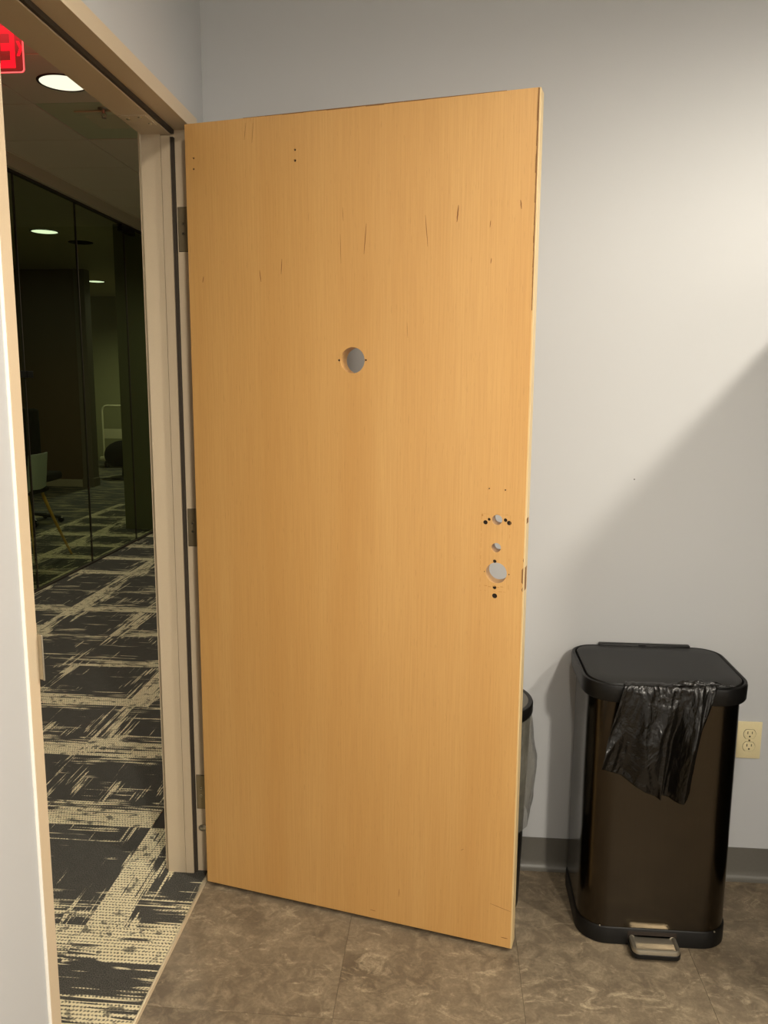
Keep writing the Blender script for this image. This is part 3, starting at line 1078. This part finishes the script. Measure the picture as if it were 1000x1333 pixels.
# suspended ceiling, tile by tile
cc = setting('ceiling_corridor')
bx('plenum', (GX - 0.1, -0.14, -3.2, 5.5, HC + 0.012, HC + 0.06), M['slot'], cc)
xs = [-2.14, -1.53, -0.92, -0.31]
DLX, DLY = -1.22, 1.77
for i, xa in enumerate([-2.21] + xs):
    xb = ([-2.14] + xs[1:] + [-0.14])[i] if i else -2.14
    for j in range(-8, 6):
        ya, yb = 2.07 + 0.65 * j, 2.07 + 0.65 * (j + 1)
        ya, yb = max(ya, -3.2), min(yb, 5.5)
        if yb - ya < 0.03:
            continue
        cx, cy = (xa + xb) / 2, (ya + yb) / 2
        bm = bmesh.new()
        gg = 0.0045
        box(bm, xa - cx + gg, xb - cx - gg, ya - cy + gg, yb - cy - gg, 0, 0.012, 0.0015, 1)
        acc = (i == 2 and j == 0)
        o = link('access_panel' if acc else 'ceiling_tile', bm, M['ceil_tile_dark' if acc else 'ceil_tile'], cc)
        o.location = (cx, cy, HC + (0.002 if acc else 0))
# bulkhead over the glass
bx('trim_3', (GX - 0.06, GX + 0.05, -3.2, 5.5, 2.845, HC), M['bulkhead'], kind='structure')

# recessed downlight in the corridor ceiling
def downlight(x, y, z, r, label, lens):
    t = thing('recessed_downlight', (x, y, z), label, 'ceiling light')
    bm = bmesh.new()
    lathe(bm, [(r * 1.0, -0.0005), (r * 1.0, -0.004), (r * 1.05, -0.0055), (r * 1.10, -0.003), (r * 1.11, 0.0)], 0, 0, 48)
    link('trim_ring', bm, M['gasket'], t, smooth=True)
    bm = bmesh.new()
    lathe(bm, [(0, -0.0030), (r * 0.7, -0.0028), (r * 0.995, -0.0015), (r * 0.995, 0.0), (0, 0.0)], 0, 0, 48)
    link('lens', bm, lens, t, smooth=True)
    return t
downlight(DLX, DLY, HC - 0.002, 0.112, 'bright round downlight in the corridor ceiling near the red exit sign', M['lens'])

# supply air register in the access panel
vt = thing('air_register', (-1.245, 2.365, HC), 'square air register in the green-grey corridor ceiling panel', 'vent')
bm = bmesh.new()
for (a, b, c, d) in ((-0.125, 0.125, -0.17, -0.12), (-0.125, 0.125, 0.12, 0.17), (-0.125, -0.09, -0.12, 0.12), (0.09, 0.125, -0.12, 0.12)):
    box(bm, a, b, c, d, -0.008, 0.0, 0.0015, 1)
link('frame', bm, M['ceil_tile_dark'], vt)
bx('duct_opening', (-0.09, 0.09, -0.12, 0.12, -0.0015, 0.0), M['dark'], vt)
for k in range(5):
    bm = bmesh.new()
    b = bmesh.new()
    box(b, -0.09, 0.09, -0.011, 0.011, -0.001, 0.001)
    merge(bm, b, Matrix.Translation((0, -0.096 + 0.048 * k, -0.007)) @ Matrix.Rotation(-0.45, 4, 'X'))
    link('louvre', bm, M['ceil_tile_dark'], vt)

# sprinkler head just before it
sk = thing('sprinkler_head', (-1.19, 2.17, HC), 'small pendent sprinkler head on the corridor ceiling by the air register', 'sprinkler')
bm = bmesh.new()
lathe(bm, [(0.0, -0.006), (0.018, -0.006), (0.028, -0.003), (0.030, 0.0)], 0, 0, 24)
link('escutcheon', bm, M['steel'], sk, smooth=True)
bm = bmesh.new()
cyl(bm, (0, 0, -0.004), (0, 0, -0.024), 0.010, 0.008, 14)
tube(bm, [(-0.008, 0, -0.022), (-0.012, 0, -0.032), (-0.003, 0, -0.045)], 0.0022, 8)
tube(bm, [(0.008, 0, -0.022), (0.012, 0, -0.032), (0.003, 0, -0.045)], 0.0022, 8)
link('frame_arms', bm, M['steel'], sk, smooth=True)
bm = bmesh.new()
cyl(bm, (0, 0, -0.045), (0, 0, -0.0475), 0.014, 0.013, 18)
link('deflector', bm, M['steel'], sk, smooth=True)

# edge-lit exit sign hung across the corridor; it faces away, so the lettering is seen reversed through the panel
ex = thing('exit_sign', (-1.02, 0.70, 2.595), 'red glowing edge-lit exit sign hanging from the corridor ceiling', 'exit sign')
bm = bmesh.new()
loft(bm, [[(p[0], -0.003, p[1]) for p in rrect(-0.154, 0.154, 0.0, 0.215, 0.012, 6, 0.004)], [(p[0], 0.003, p[1]) for p in rrect(-0.154, 0.154, 0.0, 0.215, 0.012, 6, 0.004)]])
link('panel', bm, M['acrylic'], ex)
bm = bmesh.new()
out = rrect(-0.1545, 0.1545, -0.0005, 0.2155, 0.0125, 6, 0.004)
inn = rrect(-0.1515, 0.1515, 0.0025, 0.2125, 0.0095, 6, 0.003)
loft(bm, [[(p[0], -0.0032, p[1]) for p in out], [(p[0], 0.0032, p[1]) for p in out], [(p[0], 0.0032, p[1]) for p in inn], [(p[0], -0.0032, p[1]) for p in inn]], close=True)
link('panel_edge', bm, M['red_edge'], ex)
bx('housing', (-0.16, 0.16, -0.03, 0.03, 0.208, HC - 2.595), plain('housing_white', srgb(225, 215, 205), 0.4), ex, 0.003)
def text_mesh(name, body, size, loc, depth, mat, parent, xs=1.0):
    cu = bpy.data.curves.new(name, 'FONT')
    cu.body = body
    cu.size = size
    cu.extrude = depth
    cu.offset = 0.004
    cu.align_x = 'CENTER'
    t = bpy.data.objects.new(name, cu)
    C.objects.link(t)
    bpy.context.view_layer.update()
    me = ev_mesh(t)
    bpy.data.objects.remove(t)
    # turn to stand upright and face +y (away from the camera's room)
    me.transform(Matrix.Translation(loc) @ Matrix.Rotation(PI, 4, 'Z') @ Matrix.Rotation(PI / 2, 4, 'X') @ Matrix.Diagonal((xs, 1, 1, 1)))
    me.materials.clear()
    me.materials.append(mat)
    o = bpy.data.objects.new(name, me)
    C.objects.link(o)
    o.parent = parent
    return o
lr = bpy.data.lights.new('exit_sign_lamp', 'POINT')
lr.energy = 5.0
lr.color = (1.0, 0.08, 0.06)
lr.shadow_soft_size = 0.04
lo = bpy.data.objects.new('exit_sign_lamp', lr)
lo.location = (0.0, 0.06, 0.17)
C.objects.link(lo)
lo.parent = ex
text_mesh('lettering', 'EXIT', 0.196, (-0.0, 0.0045, 0.022), 0.001, M['red_letter'], ex, 0.62)
for sx in (1, -1):
    bm = bmesh.new()
    cxx = 0.137 * sx
    w2 = 0.011 * sx
    pts = [(cxx - w2, 0.108), (cxx - w2 * 0.1, 0.108), (cxx + w2, 0.083), (cxx - w2 * 0.1, 0.058), (cxx - w2, 0.058), (cxx + w2 * 0.05, 0.083)]
    prism(bm, pts if sx > 0 else pts[::-1], 0.0034, 0.0056, 'y')
    link('chevron', bm, M['red_letter'], ex)

# ------------------------------------------------------------------ glass wall of the corridor
gw = setting('window_1')
gw['label'] = 'frameless tinted glass wall along the corridor'
ys = [-3.2, -1.5, 0.30, 1.25, 2.17, 3.07, 3.97, 4.92, 5.50]
for a, b in zip(ys, ys[1:]):
    bx('glass_panel', (GX - 0.006, GX + 0.006, a + 0.004, b - 0.004, 0.012, 2.835), M['glass'], gw)
for a in ys[1:-1]:
    bx('joint', (GX - 0.007, GX + 0.007, a - 0.004, a + 0.004, 0.012, 2.835), M['gasket'], gw)
bx('head_channel', (GX - 0.02, GX + 0.02, ys[0], ys[-1], 2.832, 2.845), M['gasket'], gw)
bx('floor_channel', (GX - 0.015, GX + 0.015, ys[0], ys[-1], 0.0, 0.014), M['gasket'], gw)
for a in (4.92,):
    bx('patch_fitting', (GX - 0.022, GX + 0.022, a - 0.08, a + 0.22, 2.775, 2.834), M['black_plastic'], gw, 0.003)
bx('lock_case', (GX - 0.02, GX + 0.02, 3.075, 3.155, 1.50, 1.545), M['black_plastic'], gw, 0.002)
bx('lock_keeper', (GX - 0.02, GX + 0.02, 2.985, 3.065, 1.50, 1.545), M['black_plastic'], gw, 0.002)

# ------------------------------------------------------------------ rooms beyond the glass
bx('ceiling_beyond', (-7.2, GX - 0.06, -3.2, 14.2, 2.95, 3.0), M['bulkhead'], kind='structure')
bx('wall_beyond', (-7.2, -4.32, 8.60, 8.74, 0, 2.95), M['brown_wall'], kind='structure')
bm = bmesh.new()
prism(bm, [(8.60, 0), (8.588, 0), (8.588, 0.09), (8.593, 0.10), (8.60, 0.10)], -7.2, -4.30, 'x')
link('baseboard_beyond', bm, M['bulkhead'], kind='structure')
bx('trim_4', (-4.40, -4.25, 8.58, 8.76, 0.0, 2.95), M['corr_wall'], kind='structure', bev=0.004)
bx('baseboard_trim', (-4.41, -4.24, 8.57, 8.77, 0.0, 0.12), M['corr_wall'], kind='structure', bev=0.004)
bx('wall_far', (-7.2, 0, 12.2, 12.3, 0, 2.95), M['green_wall'], kind='structure')
bx('wall_far_left', (-7.3, -7.2, -3.2, 14.2, 0, 2.95), M['corr_wall'], kind='structure')
bx('wall_far_right', (-2.545, -2.42, 5.62, 12.2, 0, 2.95), M['end_wall'], kind='structure')
bm = bmesh.new()
box(bm, -4.25, -2.545, 12.188, 12.2, 0, 0.10, 0.002)
link('baseboard_far', bm, M['corr_wall'], kind='structure')
downlight(-3.39, 5.84, 2.948, 0.125, 'nearer dim downlight seen through the corridor glass', M['lens_far'])
downlight(-4.69, 9.97, 2.948, 0.125, 'farther dim downlight seen through the glass, above the platform cart', M['lens_far'])
cs = thing('ceiling_speaker', (-3.32, 6.5, 2.95), 'dark round ceiling speaker behind the glass, between the two downlights', 'speaker')
bm = bmesh.new()
lathe(bm, [(0, -0.008), (0.10, -0.008), (0.125, -0.005), (0.13, 0.0), (0, 0)], 0, 0, 36)
link('grille', bm, M['black_fabric'], cs, smooth=True)

# platform cart standing against the far wall
pc = thing('platform_cart', (-4.93, 10.95, 0), 'folding platform cart with a tall tube handle by the far wall', 'cart')
pc.location = (-4.78, 11.0, 0)
bx('deck', (-0.42, 0.42, -0.05, 0.75, 0.14, 0.19), M['cart_metal'], pc, 0.008)
bm = bmesh.new()
hw, hh, rr = 0.36, 1.05, 0.09
pts = [(-hw, 0.0, 0.19), (-hw, 0.0, hh - rr)]
for i in range(1, 7):
    a = PI - PI / 2 * i / 6
    pts.append((-hw + rr + rr * math.cos(a), 0, hh - rr + rr * math.sin(a)))
for i in range(0, 7):
    a = PI / 2 - PI / 2 * i / 6
    pts.append((hw - rr + rr * math.cos(a), 0, hh - rr + rr * math.sin(a)))
pts.append((hw, 0, 0.19))
tube(bm, pts, 0.016, 10)
link('handle', bm, M['cart_metal'], pc, smooth=True)
bx('handle_plate', (-hw, hw, -0.006, 0.006, 0.50, 0.66), M['cart_metal'], pc, 0.002)
for sx in (-0.34, 0.34):
    for sy in (0.05, 0.65):
        bm = bmesh.new()
        cyl(bm, (sx - 0.02, sy, 0.06), (sx + 0.02, sy, 0.06), 0.06, seg=20)
        cyl(bm, (sx, sy, 0.06), (sx, sy, 0.145), 0.018, seg=10)
        link('caster', bm, M['black_plastic'], pc, smooth=True)

# round black task chair at the end of the brown wall
tc = thing('task_chair', (-4.22, 9.6, 0), 'black rounded chair back peeping past the end of the brown wall', 'chair')
bm = bmesh.new()
bmesh.ops.create_icosphere(bm, subdivisions=3, radius=1)
bmesh.ops.transform(bm, matrix=Matrix.Translation((0, 0, 0.36)) @ Matrix.Diagonal((0.29, 0.26, 0.22, 1)), verts=bm.verts[:])
for v in bm.verts:
    v.co.z = max(v.co.z, 0.20)
link('seat', bm, M['black_fabric'], tc, smooth=True)
bm = bmesh.new()
lathe(bm, [(0.0, 0.22), (0.04, 0.22), (0.04, 0.05), (0.20, 0.025), (0.21, 0.0), (0.0, 0.0)], 0, 0, 28)
link('pedestal', bm, M['black_plastic'], tc, smooth=True)

# counter stool just behind the glass
st = thing('stool', (-2.78, 3.93, 0), 'tall stool with a pale shell and splayed yellow wood legs behind the glass', 'stool')
bm = bmesh.new()
loft(bm, [[(p[0], p[1], z) for p in rrect(-0.19 - e, 0.19 + e, -0.17 - e, 0.17 + e, 0.06, 6)] for e, z in ((-0.02, 0.575), (0.0, 0.585), (0.005, 0.61), (-0.01, 0.62))])
link('seat', bm, M['black_fabric'], st, smooth=True)
bm = bmesh.new()
loops = []
for k in range(9):
    t = k / 8
    z = 0.60 + 0.30 * t
    pts = []
    for i in range(15):
        a = lerp(-0.17, 0.12, i / 14)
        pts.append((0.19 + 0.03 * t - 0.02 * (2 * i / 14 - 1) ** 2, a, z))
    back = [(p[0] - 0.012, p[1], p[2]) for p in pts[::-1]]
    loops.append(pts + back)
loft(bm, loops)
link('shell', bm, M['pale_shell'], st, smooth=True)
for (ax, ay, bx_, by_) in ((0.14, 0.10, 0.24, 0.36), (0.14, -0.13, 0.24, -0.24), (-0.14, 0.12, -0.24, 0.24), (-0.14, -0.12, -0.24, -0.24)):
    bm = bmesh.new()
    n = 8
    pts = [(lerp(ax, bx_, t) , lerp(ay, by_, t ** 1.15), lerp(0.58, 0.0, t)) for t in [i / n for i in range(n + 1)]]
    tube(bm, pts, 0.014, 10, [lerp(0.015, 0.010, i / n) for i in range(n + 1)])
    link('leg', bm, M['wood_stool'], st, smooth=True)

# dark high-backed chair further in
oc = thing('office_chair', (-3.65, 5.5, 0), 'dark office chair with a rounded back, deeper in the glass room', 'chair')
bm = bmesh.new()
loft(bm, [[(p[0], 0.03 * abs(p[0]) , 0.0) for p in rrect(-0.25, 0.25, -0.02, 0.02, 0.02, 4)] for _ in range(1)] + [], True, True) if False else None
box(bm, -0.26, 0.26, -0.05, 0.03, 0.62, 1.20, 0.035, 4)
link('backrest', bm, M['black_fabric'], oc, smooth=True)
bm = bmesh.new()
box(bm, -0.25, 0.25, -0.02, 0.46, 0.44, 0.53, 0.03, 3)
link('seat', bm, M['black_fabric'], oc, smooth=True)
bm = bmesh.new()
lathe(bm, [(0.0, 0.44), (0.03, 0.44), (0.03, 0.09), (0.0, 0.09)], 0, 0.22, 16)
for k in range(5):
    a = 2 * PI * k / 5 + 0.3
    tube(bm, [(0, 0.22, 0.10), (0.29 * math.cos(a), 0.22 + 0.29 * math.sin(a), 0.05)], 0.018, 8)
    cyl(bm, (0.29 * math.cos(a), 0.205 + 0.29 * math.sin(a), 0.027), (0.29 * math.cos(a), 0.235 + 0.29 * math.sin(a), 0.027), 0.027, seg=12)
link('pedestal', bm, M['black_plastic'], oc, smooth=True)

print('carpet tiles', n_t)
